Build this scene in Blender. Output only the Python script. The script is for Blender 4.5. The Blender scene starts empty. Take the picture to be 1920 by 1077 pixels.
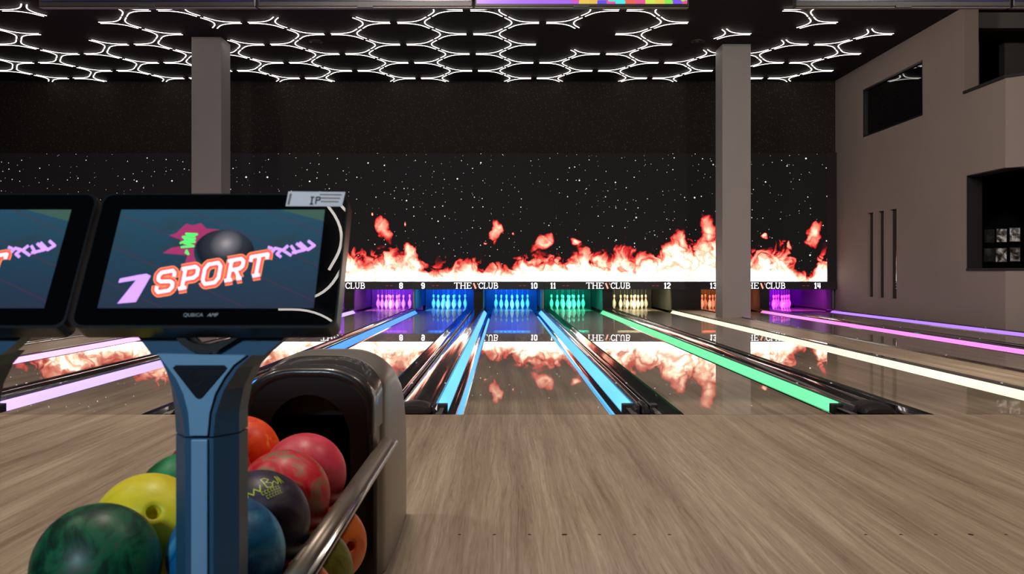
import bpy, bmesh, math, random
from mathutils import Vector, Matrix, noise
random.seed(7)
SC = bpy.context.scene
COL = SC.collection
PI = math.pi
# ------------------------------------------------------------------ camera
F = 1650.0            # focal length in pixels of the 1920 wide frame
HC = 1.035            # camera height
cd = bpy.data.cameras.new('camera'); cam = bpy.data.objects.new('camera', cd); COL.objects.link(cam)
cam.location = (0, 0, HC); cam.rotation_euler = (PI/2, 0, 0)
cd.sensor_width = 36; cd.lens = F/1920*36
cd.shift_x = 16/1920; cd.shift_y = -28.5/1920
cd.clip_start = 0.05; cd.clip_end = 100
cd.dof.use_dof = True; cd.dof.focus_distance = 12; cd.dof.aperture_fstop = 9
SC.camera = cam
# ------------------------------------------------------------------ world, exposure
w = bpy.data.worlds.new('world'); SC.world = w; w.use_nodes = True
w.node_tree.nodes['Background'].inputs[0].default_value = (0.9, 0.85, 0.85, 1)
w.node_tree.nodes['Background'].inputs[1].default_value = 0.02
SC.view_settings.view_transform = 'Standard'; SC.view_settings.look = 'None'
SC.view_settings.exposure = 0.0; SC.view_settings.gamma = 1.0; SC.view_settings.use_curve_mapping = False
SC.cycles.use_denoising = True
SC.cycles.max_bounces = 8; SC.cycles.glossy_bounces = 4; SC.cycles.diffuse_bounces = 3
SC.cycles.caustics_reflective = False; SC.cycles.caustics_refractive = False
SC.cycles.sample_clamp_indirect = 4
# ------------------------------------------------------------------ added fill spots without fixtures, out of view
def spot(loc, tgt, energy, color, angle, blend=0.8, size=0.12):
    l = bpy.data.lights.new('fill_spot', 'SPOT'); l.energy = energy; l.color = color
    l.spot_size = math.radians(angle); l.spot_blend = blend; l.shadow_soft_size = size
    o = bpy.data.objects.new('fill_spot', l); COL.objects.link(o); o.location = loc
    o.rotation_euler = (Vector(tgt)-Vector(loc)).to_track_quat('-Z', 'Y').to_euler()
    return o
WARM = (1.0, 0.86, 0.72)
for x in (-8, -4.2, -0.8, 2.6, 6.4):
    spot((x, 3.6, 5.9), (x*0.95, 4.6, 0), 600, WARM, 100, 0.9, 0.25)  # added row standing in for the warm light on the approach
for x in (-9, -3.5, 2, 6.8):
    spot((x, 5.0, 5.9), (x, 10.5, 0), 900, WARM, 90, 1.0, 0.3)  # added to brighten the lanes, set back so floors don't mirror them
for x in (-7, -1.0, 5):
    spot((x, -2.0, 5.9), (x, 20, 2.4), 2300, (1.0, .87, .78), 60, 1.0, 0.4)  # added behind the camera to brighten pillar fronts and the far end
spot((-1.6, -2.2, 2.6), (-0.52, 1.5, 0.80), 430, (0.62, 0.82, 1.0), 26, 0.9, 0.3)  # added cool spot that only brightens the blue console post
for y in (4, 12):
    spot((1.5, y, 5.8), (8.66, y+5.5, 2.2), 820, (1.0, .85, .74), 100, 1.0, 0.4)  # added to brighten the right side wall

# ------------------------------------------------------------------ helpers
def link(name, bm, mat=None, parent=None, smooth=False, loc=None, rot=None):
    me = bpy.data.meshes.new(name)
    bmesh.ops.recalc_face_normals(bm, faces=bm.faces)
    bm.to_mesh(me); bm.free()
    if smooth:
        for p in me.polygons: p.use_smooth = True
    o = bpy.data.objects.new(name, me); COL.objects.link(o)
    if mat is not None:
        for m in (mat if isinstance(mat, (list, tuple)) else [mat]): me.materials.append(m)
    if parent is not None: o.parent = parent
    if loc is not None: o.location = loc
    if rot is not None: o.rotation_euler = rot
    return o
def tag(o, label, cat, group=None, kind=None):
    o['label'] = label; o['category'] = cat
    if group: o['group'] = group
    if kind: o['kind'] = kind
    return o
def thing(name, label, cat, loc=(0, 0, 0), group=None, rot=None):
    o = bpy.data.objects.new(name, None); COL.objects.link(o); o.location = loc
    o.empty_display_size = 0.05
    if rot: o.rotation_euler = rot
    return tag(o, label, cat, group)
def struct(o, label=None):
    o['kind'] = 'structure'
    if label: o['label'] = label
    return o
def box(bm, x0, x1, y0, y1, z0, z1, bev=0, seg=2, mi=0):
    r = bmesh.ops.create_cube(bm, size=1)
    vs = r['verts']
    for v in vs:
        v.co = Vector(((x0+x1)/2+v.co.x*(x1-x0), (y0+y1)/2+v.co.y*(y1-y0), (z0+z1)/2+v.co.z*(z1-z0)))
    if mi:
        for f in set(f for v in vs for f in v.link_faces): f.material_index = mi
    if bev:
        es = list(set(e for v in vs for e in v.link_edges))
        bmesh.ops.bevel(bm, geom=es, offset=bev, segments=seg, profile=0.7, affect='EDGES')
def BM(): return bmesh.new()
def bx(*a, **k):
    b = BM(); box(b, *a, **k); return b
def lathe(prof, n=24, bm=None, mtx=None):
    """prof: list of (r, z)"""
    bm = bm or BM(); rings = []
    M = mtx or Matrix.Identity(4)
    for r, z in prof:
        if r < 1e-6: rings.append([bm.verts.new(M @ Vector((0, 0, z)))])
        else: rings.append([bm.verts.new(M @ Vector((r*math.cos(2*PI*i/n), r*math.sin(2*PI*i/n), z))) for i in range(n)])
    for a, b in zip(rings, rings[1:]):
        for i in range(n):
            j = (i+1) % n
            if len(a) == 1 and len(b) == 1: continue
            if len(a) == 1: bm.faces.new((a[0], b[i], b[j]))
            elif len(b) == 1: bm.faces.new((a[i], a[j], b[0]))
            else: bm.faces.new((a[i], a[j], b[j], b[i]))
    return bm
def extrude_profile(pts, y0, y1, closed=True, bm=None, caps=True):
    """profile in (x,z) swept along y"""
    bm = bm or BM()
    a = [bm.verts.new((x, y0, z)) for x, z in pts]; b = [bm.verts.new((x, y1, z)) for x, z in pts]
    n = len(pts)
    for i in range(n if closed else n-1):
        j = (i+1) % n
        bm.faces.new((a[i], a[j], b[j], b[i]))
    if closed and caps:
        # end faces on vertices of their own, so that the long sides shade true
        bm.faces.new([bm.verts.new(v.co) for v in a[::-1]]); bm.faces.new([bm.verts.new(v.co) for v in b])
    return bm
def prism(pts, f, t, bm=None):
    """2D outline pts -> 3D by f(u,v,w), thickness w 0..t"""
    bm = bm or BM()
    a = [bm.verts.new(f(u, v, 0)) for u, v in pts]; b = [bm.verts.new(f(u, v, t)) for u, v in pts]
    n = len(pts)
    bm.faces.new(a); bm.faces.new(b[::-1])
    for i in range(n):
        j = (i+1) % n; bm.faces.new((a[i], b[i], b[j], a[j]))
    return bm
def tube(bm, pts, r, n=8, flat=1.0):
    pts = [Vector(p) for p in pts]; rings = []
    for i, p in enumerate(pts):
        t = (pts[min(i+1, len(pts)-1)]-pts[max(i-1, 0)]).normalized()
        up = Vector((0, 0, 1)) if abs(t.z) < 0.95 else Vector((0, 1, 0))
        s = t.cross(up).normalized(); u = s.cross(t).normalized()
        rings.append([bm.verts.new(p+s*r*math.cos(2*PI*k/n)+u*r*flat*math.sin(2*PI*k/n)) for k in range(n)])
    for a, b in zip(rings, rings[1:]):
        for k in range(n):
            j = (k+1) % n; bm.faces.new((a[k], a[j], b[j], b[k]))
    bm.faces.new(rings[0][::-1]); bm.faces.new(rings[-1])
    return bm
def strokes(bm, lines, wd, f, w=0.0, nj=10):
    """flat strokes: lines = [(pts, width or None)], f(u,v,w)->3D"""
    for L in lines:
        pts, ww = (L if isinstance(L, tuple) else (L, None)); h = (ww if ww else 1.0)*wd/2
        for a, b in zip(pts, pts[1:]):
            dx, dy = b[0]-a[0], b[1]-a[1]; l = math.hypot(dx, dy) or 1; nx, ny = -dy/l*h, dx/l*h
            bm.faces.new([bm.verts.new(f(p[0]+s*nx, p[1]+s*ny, w)) for p, s in ((a, 1), (b, 1), (b, -1), (a, -1))])
        for p in pts[1:-1]:
            bm.faces.new([bm.verts.new(f(p[0]+h*math.cos(2*PI*k/nj), p[1]+h*math.sin(2*PI*k/nj), w)) for k in range(nj)])
    return bm
def copy_tree(o, parent=None):
    c = o.copy(); COL.objects.link(c)
    if parent is not None: c.parent = parent
    for ch in KIDS.get(o.name, []): copy_tree(ch, c)
    return c
KIDS = {}
def kid(parent, o):
    KIDS.setdefault(parent.name, []).append(o); return o

# ------------------------------------------------------------------ materials
class NT:
    def __init__(s, name):
        s.m = bpy.data.materials.new(name); s.m.use_nodes = True; s.t = s.m.node_tree; s.t.nodes.clear()
        s.out = s.t.nodes.new('ShaderNodeOutputMaterial')
    def n(s, typ, **k):
        d = s.t.nodes.new(typ)
        ins = k.pop('ins', {})
        for a, b in k.items(): setattr(d, a, b)
        for a, b in ins.items(): s.put(d.inputs[a], b)
        return d
    def put(s, sock, v):
        if isinstance(v, bpy.types.NodeSocket): s.t.links.new(v, sock)
        elif isinstance(v, (tuple, list)) and len(v) == 3 and sock.type == 'RGBA': sock.default_value = (*v, 1)
        else: sock.default_value = v
    def math(s, op, a, b=0.0, c=None, clamp=False):
        d = s.n('ShaderNodeMath', operation=op, use_clamp=clamp, ins={0: a, 1: b})
        if c is not None: s.put(d.inputs[2], c)
        return d.outputs[0]
    def pos(s): return s.n('ShaderNodeNewGeometry').outputs['Position']
    def obj(s): return s.n('ShaderNodeTexCoord').outputs['Object']
    def map(s, v, scale=(1, 1, 1), loc=(0, 0, 0), rot=(0, 0, 0)):
        return s.n('ShaderNodeMapping', ins={'Vector': v, 'Scale': scale, 'Location': loc, 'Rotation': rot}).outputs[0]
    def noise(s, v, scale=5, detail=3, rough=.5, dist=0):
        return s.n('ShaderNodeTexNoise', ins={'Vector': v, 'Scale': scale, 'Detail': detail, 'Roughness': rough, 'Distortion': dist}).outputs[0]
    def ramp(s, fac, stops, interp='LINEAR'):
        d = s.n('ShaderNodeValToRGB', ins={0: fac}); e = d.color_ramp.elements; d.color_ramp.interpolation = interp
        while len(e) < len(stops): e.new(.5)
        for el, (p, c) in zip(e, stops):
            el.position = p; el.color = (*c, 1) if len(c) == 3 else c
        return d.outputs[0]
    def mix(s, fac, a, b, mode='MIX'):
        d = s.n('ShaderNodeMix', data_type='RGBA', blend_type=mode)
        s.put(d.inputs[0], fac); s.put(d.inputs[6], a); s.put(d.inputs[7], b); return d.outputs[2]
    def bsdf(s, color, rough=.5, metal=0, coat=0, bump=None, emis=None, estr=0, coat_rough=.03, spec=.5, ior=1.5, bd=.002):
        ins = {'Base Color': color, 'Roughness': rough, 'Metallic': metal, 'Coat Weight': coat, 'Coat Roughness': coat_rough, 'Specular IOR Level': spec, 'IOR': ior}
        if emis is not None: ins['Emission Color'] = emis; ins['Emission Strength'] = estr
        b = s.n('ShaderNodeBsdfPrincipled', ins=ins)
        if bump is not None:
            bn = s.n('ShaderNodeBump', ins={'Height': bump, 'Distance': bd, 'Strength': .6}); s.t.links.new(bn.outputs[0], b.inputs['Normal'])
        s.t.links.new(b.outputs[0], s.out.inputs[0]); return s.m
def plain(name, c, rough=.5, metal=0, coat=0, var=.12, scale=20, bump=False, spec=.5):
    s = NT(name); nz = s.noise(s.obj(), scale, 4)
    col = s.mix(nz, tuple(x*(1-var) for x in c), tuple(min(1, x*(1+var)) for x in c))
    return s.bsdf(col, rough, metal, coat, bump=(nz if bump else None), spec=spec)
def glow(name, c, strength):
    s = NT(name); return s.bsdf(tuple(min(1, x) for x in c), .4, emis=c, estr=strength)

def wood(name, rough, coat, tint=1.0, coat_rough=.03, board=0.0):
    s = NT(name); p = s.pos()
    warp = s.noise(s.map(p, (3.0, .5, 1)), 1.0, 2)
    wv = s.n('ShaderNodeVectorMath', operation='SCALE', ins={0: s.n('ShaderNodeCombineXYZ', ins={0: warp}).outputs[0], 3: .10}).outputs[0]
    pw = s.n('ShaderNodeVectorMath', operation='ADD', ins={0: p, 1: wv}).outputs[0]
    broad = s.noise(s.map(pw, (9, .35, 1)), 1.0, 3, .55)
    mid = s.noise(s.map(pw, (48, 1.0, 1)), 1.0, 4, .62, .3)
    fine = s.noise(s.map(pw, (190, 7.0, 1)), 1.0, 3, .6)
    line = s.math('ABSOLUTE', s.math('SUBTRACT', s.noise(s.map(pw, (40, .8, 1), (3, 1, 0)), 1.0, 3, .6, .8), .5))
    line = s.math('SUBTRACT', 1.0, s.math('MULTIPLY', line, 22, clamp=True), clamp=True)
    v = s.math('ADD', s.math('MULTIPLY', broad, .75), s.math('ADD', s.math('MULTIPLY', mid, .55), s.math('MULTIPLY', fine, .35)))
    v = s.math('SUBTRACT', v, s.math('MULTIPLY', line, .13))
    T = lambda c: tuple(x*tint for x in c)
    col = s.ramp(v, [(.50, T((.158, .114, .078))), (.70, T((.262, .202, .146))), (.88, T((.355, .285, .213))), (1.02, T((.45, .37, .285)))])
    return s.bsdf(col, rough, 0, coat, coat_rough=coat_rough)
M_APP = wood('approach_wood', .42, .12, 1.0, .22)
M_LANE = wood('lane_wood', .3, 1.0, 1.35, .010)
M_PLAT = wood('platform_wood', .4, .1, 1.7, .2)
M_BLACK = plain('black_plastic', (.012, .012, .013), .35)
M_BLACKM = plain('matte_black', (.008, .008, .009), .7)
M_GUT = plain('gutter_black', (.02, .022, .025), .08, coat=1.0, scale=4, spec=1.0)
M_CAP = plain('divider_black', (.030, .026, .025), .12, coat=1.0, scale=3, spec=.9)
M_WALL = None
s = NT('wall_plaster'); nz = s.noise(s.map(s.pos(), (60, 60, 60)), 1, 5); big = s.noise(s.pos(), .7, 2)
M_WALL = s.bsdf(s.mix(big, (.27, .225, .20), (.32, .27, .24)), .75, bump=nz, bd=.003)
M_PILLAR = plain('pillar_paint', (.33, .31, .30), .6, scale=3, var=.05)
M_GREYROOM = plain('grey_room_paint', (.13, .13, .125), .8, scale=2)
s = NT('ceiling_black'); nz = s.noise(s.pos(), 45, 3, .7)
M_CEIL = s.bsdf(s.ramp(nz, [(.45, (.006, .006, .006)), (.72, (.03, .028, .03))]), .8, spec=.2)
s = NT('back_wall_speckle'); vo = s.n('ShaderNodeTexVoronoi', ins={'Vector': s.pos(), 'Scale': 17}); nz = s.noise(s.pos(), 60, 2)
dots = s.math('MULTIPLY', s.math('LESS_THAN', vo.outputs['Distance'], .22), s.math('GREATER_THAN', nz, .45))
M_BACK = s.bsdf(s.mix(dots, (.024, .021, .018), (.11, .10, .09)), .8, spec=.2)
M_GLASSDK = plain('dark_glass', (.004, .004, .005), .03, spec=.8)
M_CHROME = plain('chrome', (.62, .60, .57), .24, 1.0)
M_TAUPE = plain('taupe_metal', (.20, .165, .135), .36, .5)
M_TUBE = glow('white_tube', (1.0, .93, .86), 4.2)
M_FRAME = plain('screen_frame', (.006, .006, .006), .6)

# ------------------------------------------------------------------ layout of the lanes
LX = {5: -9.25, 6: -7.42, 7: -4.97, 8: -3.16, 9: -1.56, 10: .24, 11: 1.84, 12: 3.65, 13: 5.975, 14: 7.78}
LW, GW = .527, .765
YF, YM, YP, YB = 6.38, 22.9, 24.6, 26.2
ZC, XW = 6.02, 8.66
COLS = {5: (.75, .35, 1.0), 6: (.9, .35, 1.0), 7: (1.0, .40, 1.0), 8: (.42, .22, 1.0), 9: (.06, .34, 1.0), 10: (.10, .55, 1.0), 11: (.10, 1.0, .38),
        12: (1.0, .98, .62), 13: (1.0, .28, .85), 14: (.50, .22, 1.0)}
PINC = {7: (.85, .10, 1.0), 8: (.66, .16, 1.0), 9: (.04, .50, 1.0), 10: (.03, .55, 1.0), 11: (.02, 1.0, .62), 12: (1.0, .9, .48), 13: (1.0, .25, .12), 14: (.80, .05, 1.0)}
BACKC = {7: (.4, .02, 1), 8: (.22, .02, 1.0), 9: (.0, .06, 1.0), 10: (.0, .08, 1.0), 11: (.0, .16, .11), 12: (.05, .045, .025), 13: (.5, .12, .02), 14: (.30, .0, 1.0)}
NM = {5: 'five', 6: 'six', 7: 'seven', 8: 'eight', 9: 'nine', 10: 'ten', 11: 'eleven', 12: 'twelve', 13: 'thirteen', 14: 'fourteen'}

# ------------------------------------------------------------------ setting
struct(link('floor', bx(-14.2, 12.8, -6, YF-.004, -.3, 0), M_APP), 'light taupe wood-grain approach floor in front of the lanes')
struct(link('floor_lane_base', bx(-14.2, 12.8, YF+.002, 27, -.3, -.13), M_BLACKM))
struct(link('ceiling', bx(-14.2, 12.8, -6, 27, ZC, ZC+.2), M_CEIL), 'black ceiling carrying the honeycomb of white lights')
struct(link('wall_back', bx(-14.2, XW+.02, YM+.06, YM+.3, 1.3, ZC), M_BACK), 'black speckled upper back wall above the screen')
struct(link('wall_pit', bx(-14.2, XW+.02, YB+.3, YB+.5, -.13, 2), M_BLACKM))
struct(link('wall_left', bx(-14.4, -14.2, -6, 27, -.3, ZC), M_WALL))

def holed_wall(name, f, U, V, holes, t, mat):
    """wall in (u,v) with rectangular holes, thickness t; f(u,v,w)"""
    us = sorted(set([U[0], U[1]]+[h[i] for h in holes for i in (0, 1) if U[0] <= h[i] <= U[1]]))
    vs = sorted(set([V[0], V[1]]+[h[i] for h in holes for i in (2, 3) if V[0] <= h[i] <= V[1]]))
    bm = BM(); cell = {}
    for i in range(len(us)-1):
        for j in range(len(vs)-1):
            cu, cv = (us[i]+us[i+1])/2, (vs[j]+vs[j+1])/2
            cell[i, j] = not any(h[0] < cu < h[1] and h[2] < cv < h[3] for h in holes)
    V3 = {}
    def vv(i, j, k):
        if (i, j, k) not in V3: V3[i, j, k] = bm.verts.new(f(us[i], vs[j], k*t))
        return V3[i, j, k]
    for (i, j), on in cell.items():
        if not on: continue
        for k in (0, 1): bm.faces.new([vv(i, j, k), vv(i+1, j, k), vv(i+1, j+1, k), vv(i, j+1, k)])
        for (di, dj, a, b) in ((-1, 0, (i, j), (i, j+1)), (1, 0, (i+1, j), (i+1, j+1)), (0, -1, (i, j), (i+1, j)), (0, 1, (i, j+1), (i+1, j+1))):
            if not cell.get((i+di, j+dj), False):
                bm.faces.new([vv(*a, 0), vv(*b, 0), vv(*b, 1), vv(*a, 1)])
    return link(name, bm, mat)
slots = [(20.62, 20.92, .44, 2.43), (20.04, 20.33, .44, 2.43), (19.39, 19.71, .44, 2.43)]
YC = 15.18
struct(holed_wall('wall_right', lambda u, v, t: (XW+t, u, v), (YC, 27), (-.13, ZC),
      slots+[(18.18, 21.2, 4.27, 5.42), (YC, 16.54, 4.43, ZC), (YC, 16.44, 1.08, 2.83)], .27, M_WALL), 'taupe plaster side wall on the right with window and slots')
q = math.sqrt(.5)
struct(holed_wall('wall_right_return', lambda u, v, t: (XW+.001+u*q+t*q, YC-u*q+t*q, v), (0, 4.4), (-.3, ZC), [(0, 1.4, 4.43, ZC), (0, 1.4, 1.08, 2.83)], .27, M_WALL))
# black sills and frames of the two openings
bm = BM(); box(bm, XW-.03, XW+.30, YC, 16.54, 4.38, 4.43); prism([(XW-.03, YC), (XW+.3, YC), (XW+1.3, YC-1.0), (XW+.97, YC-1.0)], lambda u, v, w: (u, v, 4.38+w), .05, bm)
struct(link('trim_1', bm, M_BLACKM), 'dark sill of the upper balcony opening in the right wall')
bm = BM(); box(bm, XW-.02, XW+.30, YC, 16.44, 1.055, 1.10); prism([(XW-.02, YC), (XW+.3, YC), (XW+1.3, YC-1.0), (XW+.98, YC-1.0)], lambda u, v, w: (u, v, 1.055+w), .045, bm)
struct(link('trim_2', bm, M_BLACKM), 'dark sill of the lower opening in the right wall')
struct(link('trim_4', bx(XW-.004, XW+.275, 16.425, 16.445, 1.08, 2.83), M_BLACKM))
struct(link('trim_5', bx(XW-.004, XW+.275, YC, 16.445, 2.815, 2.835), M_BLACKM))
# window with panes
struct(link('window_1', bx(XW+.05, XW+.06, 18.18, 21.2, 4.27, 5.42), M_GLASSDK), 'dark glass window high in the right wall mirroring the lights')
bm = BM()
for a in ((18.18, 21.2, 4.27, 4.31), (18.18, 21.2, 5.38, 5.42), (18.18, 18.22, 4.27, 5.42), (21.14, 21.2, 4.27, 5.42)): box(bm, XW+.005, XW+.05, a[0], a[1], a[2], a[3])
struct(link('trim_3', bm, M_BLACK))
for i, sl in enumerate(slots):
    struct(link('window_%d' % (i+2), bx(XW+.065, XW+.075, sl[0]+.002, sl[1]-.002, .442, 2.428), M_GLASSDK), 'narrow vertical dark glass slot in the right wall')
# rooms behind the right wall
struct(link('wall_upper_room', bx(8.95, 9.74, 18.0, 18.2, 4.45, ZC), M_GREYROOM))
bm = BM(); box(bm, 10.25, 12.6, 18.0, 18.2, 4.45, ZC); box(bm, 9.74, 10.25, 18.0, 18.2, 5.80, ZC); box(bm, 8.95, 12.6, 16.9, 17.1, 5.72, ZC)
struct(link('wall_upper_room_right', bm, M_GREYROOM))
struct(link('floor_upper_room', bx(XW+.28, 12.6, 15.3, 27, 4.2, 4.37), M_GREYROOM))
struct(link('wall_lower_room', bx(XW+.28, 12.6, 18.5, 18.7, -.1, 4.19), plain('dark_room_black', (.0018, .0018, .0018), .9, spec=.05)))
struct(link('wall_far_right', bx(12.6, 12.8, -6, 27, -.3, ZC), M_GREYROOM))
spot((10.6, 17.7, 2.9), (10.55, 18.45, 1.3), 30, (1, .95, .9), 60, .8, .05)  # added spot that brightens the photographs in the dark room
o = spot((9.99, 18.6, 5.7), (9.99, 19.2, 4.4), 1, WARM, 70)

# pillars
def pillar(x0, x1, y0, y1, label):
    bm = bx(x0, x1, y0, y1, 0.0, ZC, bev=.006)
    o = link('pillar', bm, M_PILLAR); tag(o, label, 'pillar', kind='structure'); return o
pillar(4.79, 5.41, 19.25, 19.87, 'square grey pillar standing between lanes twelve and thirteen, right in view')
pillar(-6.62, -5.99, 18.67, 19.3, 'square grey pillar behind the scoring consoles, left in view')

# ------------------------------------------------------------------ LED screen with flames and stars
def flame_material():
    s = NT('led_screen_flames'); p = s.pos()
    sep = s.n('ShaderNodeSeparateXYZ', ins={0: p}); X, Z = sep.outputs[0], sep.outputs[2]
    v = s.math('SUBTRACT', Z, .785)
    p2 = s.n('ShaderNodeCombineXYZ', ins={0: X, 1: Z}).outputs[0]
    w1 = s.n('ShaderNodeTexNoise', ins={'Vector': p2, 'Scale': 2.0, 'Detail': 2.0, 'Roughness': .5}); w1c = w1.outputs[1]
    w2 = s.n('ShaderNodeTexNoise', ins={'Vector': p2, 'Scale': 6.0, 'Detail': 2.0, 'Roughness': .5}); w2c = w2.outputs[1]
    def cen(c, k):
        a = s.n('ShaderNodeVectorMath', operation='SUBTRACT', ins={0: c, 1: (.5, .5, .5)}).outputs[0]
        return s.n('ShaderNodeVectorMath', operation='SCALE', ins={0: a, 3: k}).outputs[0]
    wp = s.n('ShaderNodeVectorMath', operation='ADD', ins={0: p2, 1: cen(w1c, .55)}).outputs[0]
    wp = s.n('ShaderNodeVectorMath', operation='ADD', ins={0: wp, 1: cen(w2c, .12)}).outputs[0]
    ws = s.n('ShaderNodeSeparateXYZ', ins={0: wp}); wx, wz = ws.outputs[0], s.math('SUBTRACT', ws.outputs[1], .785)
    env = [(-14, .8), (-12.6, .6), (-11.3, 1.1), (-10, .7), (-8.8, 1.2), (-7.6, .6), (-6.4, .95), (-5.2, .7), (-4.35, .82), (-3.95, .92), (-3.7, .72), (-3.1, .88), (-2.55, 1.02), (-2.33, 1.12), (-2.15, .75), (-1.8, .45), (-1.5, .5), (-1.15, .72), (-.9, .76),
           (-.6, .55), (-.25, .5), (.1, .5), (.42, .8), (.8, .82), (1.1, .72), (1.4, .72), (1.6, .6), (1.9, .95), (2.2, .88), (2.5, .8), (2.85, .85), (3.1, 1.05), (3.3, .8),
           (3.6, .82), (4.0, .92), (4.35, 1.0), (4.63, 1.28), (4.8, 1.05), (5.05, 1.2), (5.3, 1.35), (5.7, 1.0), (6.4, .8), (6.8, .86), (7.15, 1.0), (7.4, .9), (7.6, .4), (7.85, .2), (8.1, .55), (8.25, .78), (8.7, .8)]
    fc = s.n('ShaderNodeFloatCurve'); cv = fc.mapping.curves[0]
    u = s.math('DIVIDE', s.math('ADD', wx, 14), 22.7, clamp=True); s.put(fc.inputs['Value'], u)
    fc.mapping.use_clip = False
    pts = cv.points
    nrm = [((a+14)/22.7, b/2) for a, b in env]
    pts[0].location = nrm[0]; pts[1].location = nrm[-1]
    for a in nrm[1:-1]: pts.new(*a)
    fc.mapping.update()
    e = s.math('MULTIPLY', fc.outputs[0], 2.0)
    I = s.math('SUBTRACT', s.math('ADD', e, .14), wz)
    # licks thrown above the fire: (px x, px y, rx, rz, slant)
    LK = None
    for cx, cy, rx, rz, sl in ((722, 430, .20, .36, .25), (765, 463, .22, .22, -.2), (930, 434, .16, .36, 0), (1017, 452, .20, .33, -.5), (1325, 432, .30, .42, .2), (1528, 441, .20, .36, -.35), (1279, 450, .22, .25, .1), (1080, 457, .12, .14, 0), (1480, 464, .08, .13, .2), (1432, 443, .07, .1, .1), (702, 405, .03, .07, 0), (760, 420, .03, .09, 0), (960, 443, .05, .08, -.2), (909, 452, .05, .05, 0)):
        X0, Z0 = (cx-944)/72.05, HC+(510-cy)/72.05-.785
        dz = s.math('SUBTRACT', wz, Z0); dx = s.math('ADD', s.math('SUBTRACT', wx, X0), s.math('MULTIPLY', dz, sl))
        q_ = s.math('ADD', s.math('POWER', s.math('DIVIDE', dx, rx), 2), s.math('POWER', s.math('DIVIDE', dz, rz), 2))
        lk_ = s.math('MULTIPLY', s.math('SUBTRACT', 1, q_), .46); LK = lk_ if LK is None else s.math('MAXIMUM', LK, lk_)
    rid = s.noise(wp, 2.6, 2.5, .5, .5)
    rid = s.math('ABSOLUTE', s.math('SUBTRACT', rid, .5))
    rid = s.math('SUBTRACT', .20, s.math('MULTIPLY', rid, 1.4))
    soft = s.noise(wp, 2.1, 3, .55)
    low = s.math('MULTIPLY', s.math('SUBTRACT', soft, .55), 1.6)
    Ic = s.math('MINIMUM', I, .62)
    I2 = s.math('SUBTRACT', Ic, s.math('MULTIPLY', s.math('MAXIMUM', rid, 0), 1.35))
    I2 = s.math('SUBTRACT', I2, s.math('MAXIMUM', low, 0))
    I2 = s.math('MAXIMUM', I2, s.math('SUBTRACT', LK, s.math('MULTIPLY', s.math('MAXIMUM', rid, 0), .7)))
    I2 = s.math('ADD', I2, s.math('MULTIPLY', s.math('SUBTRACT', .34, v, clamp=True), .9))
    col = s.ramp(I2, [(0.0, (0, 0, 0)), (.05, (.16, .004, .004)), (.12, (.95, .02, .025)), (.19, (.95, .14, .09)), (.30, (1, .36, .24)), (.44, (1, .62, .42)), (.62, (1, .95, .78)), (.85, (1, 1, .98))])
    st = s.ramp(I2, [(0, (.0, .0, .0)), (.1, (.22, .22, .22)), (.3, (.3, .3, .3)), (.5, (.6, .6, .6)), (.8, (1, 1, 1))])
    strg = s.math('MULTIPLY', st, 3.6)
    star = None
    for sc_, rad, gate, br in ((4.0, .055, .55, 1.6), (6.5, .07, .80, .8), (2.0, .040, .60, 2.2)):
        vo = s.n('ShaderNodeTexVoronoi', voronoi_dimensions='2D', ins={'Vector': p2, 'Scale': sc_})
        sp = s.n('ShaderNodeSeparateColor', ins={0: vo.outputs['Color']})
        ok = s.math('GREATER_THAN', sp.outputs[0], gate)
        rr = s.math('MULTIPLY', s.math('ADD', sp.outputs[1], .35), rad)
        k = s.math('SUBTRACT', 1, s.math('DIVIDE', vo.outputs['Distance'], rr), clamp=True)
        k = s.math('MULTIPLY', s.math('MULTIPLY', k, ok), br)
        star = k if star is None else s.math('ADD', star, k)
    star = s.math('MULTIPLY', star, s.math('LESS_THAN', I2, .02))
    fl = s.n('ShaderNodeVectorMath', operation='SCALE', ins={0: col, 3: strg}).outputs[0]
    sv = s.n('ShaderNodeCombineXYZ', ins={0: star, 1: star, 2: star}).outputs[0]
    tot = s.n('ShaderNodeVectorMath', operation='ADD', ins={0: fl, 1: sv}).outputs[0]
    tot = s.n('ShaderNodeVectorMath', operation='ADD', ins={0: tot, 1: (.004, .0037, .0038)}).outputs[0]
    return s.bsdf((.007, .007, .007), .6, emis=tot, estr=1.0, spec=.2)
t = thing('led_screen', 'wide black screen showing flames and stars across the back wall', 'screen', (0, YM, 0))
link('display', bx(-14.1, 8.41, -.03, .0, .785, 4.12), flame_material(), t)
link('frame', bx(8.41, XW-.003, -.035, .05, .785, 4.14), M_FRAME, t)

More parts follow.
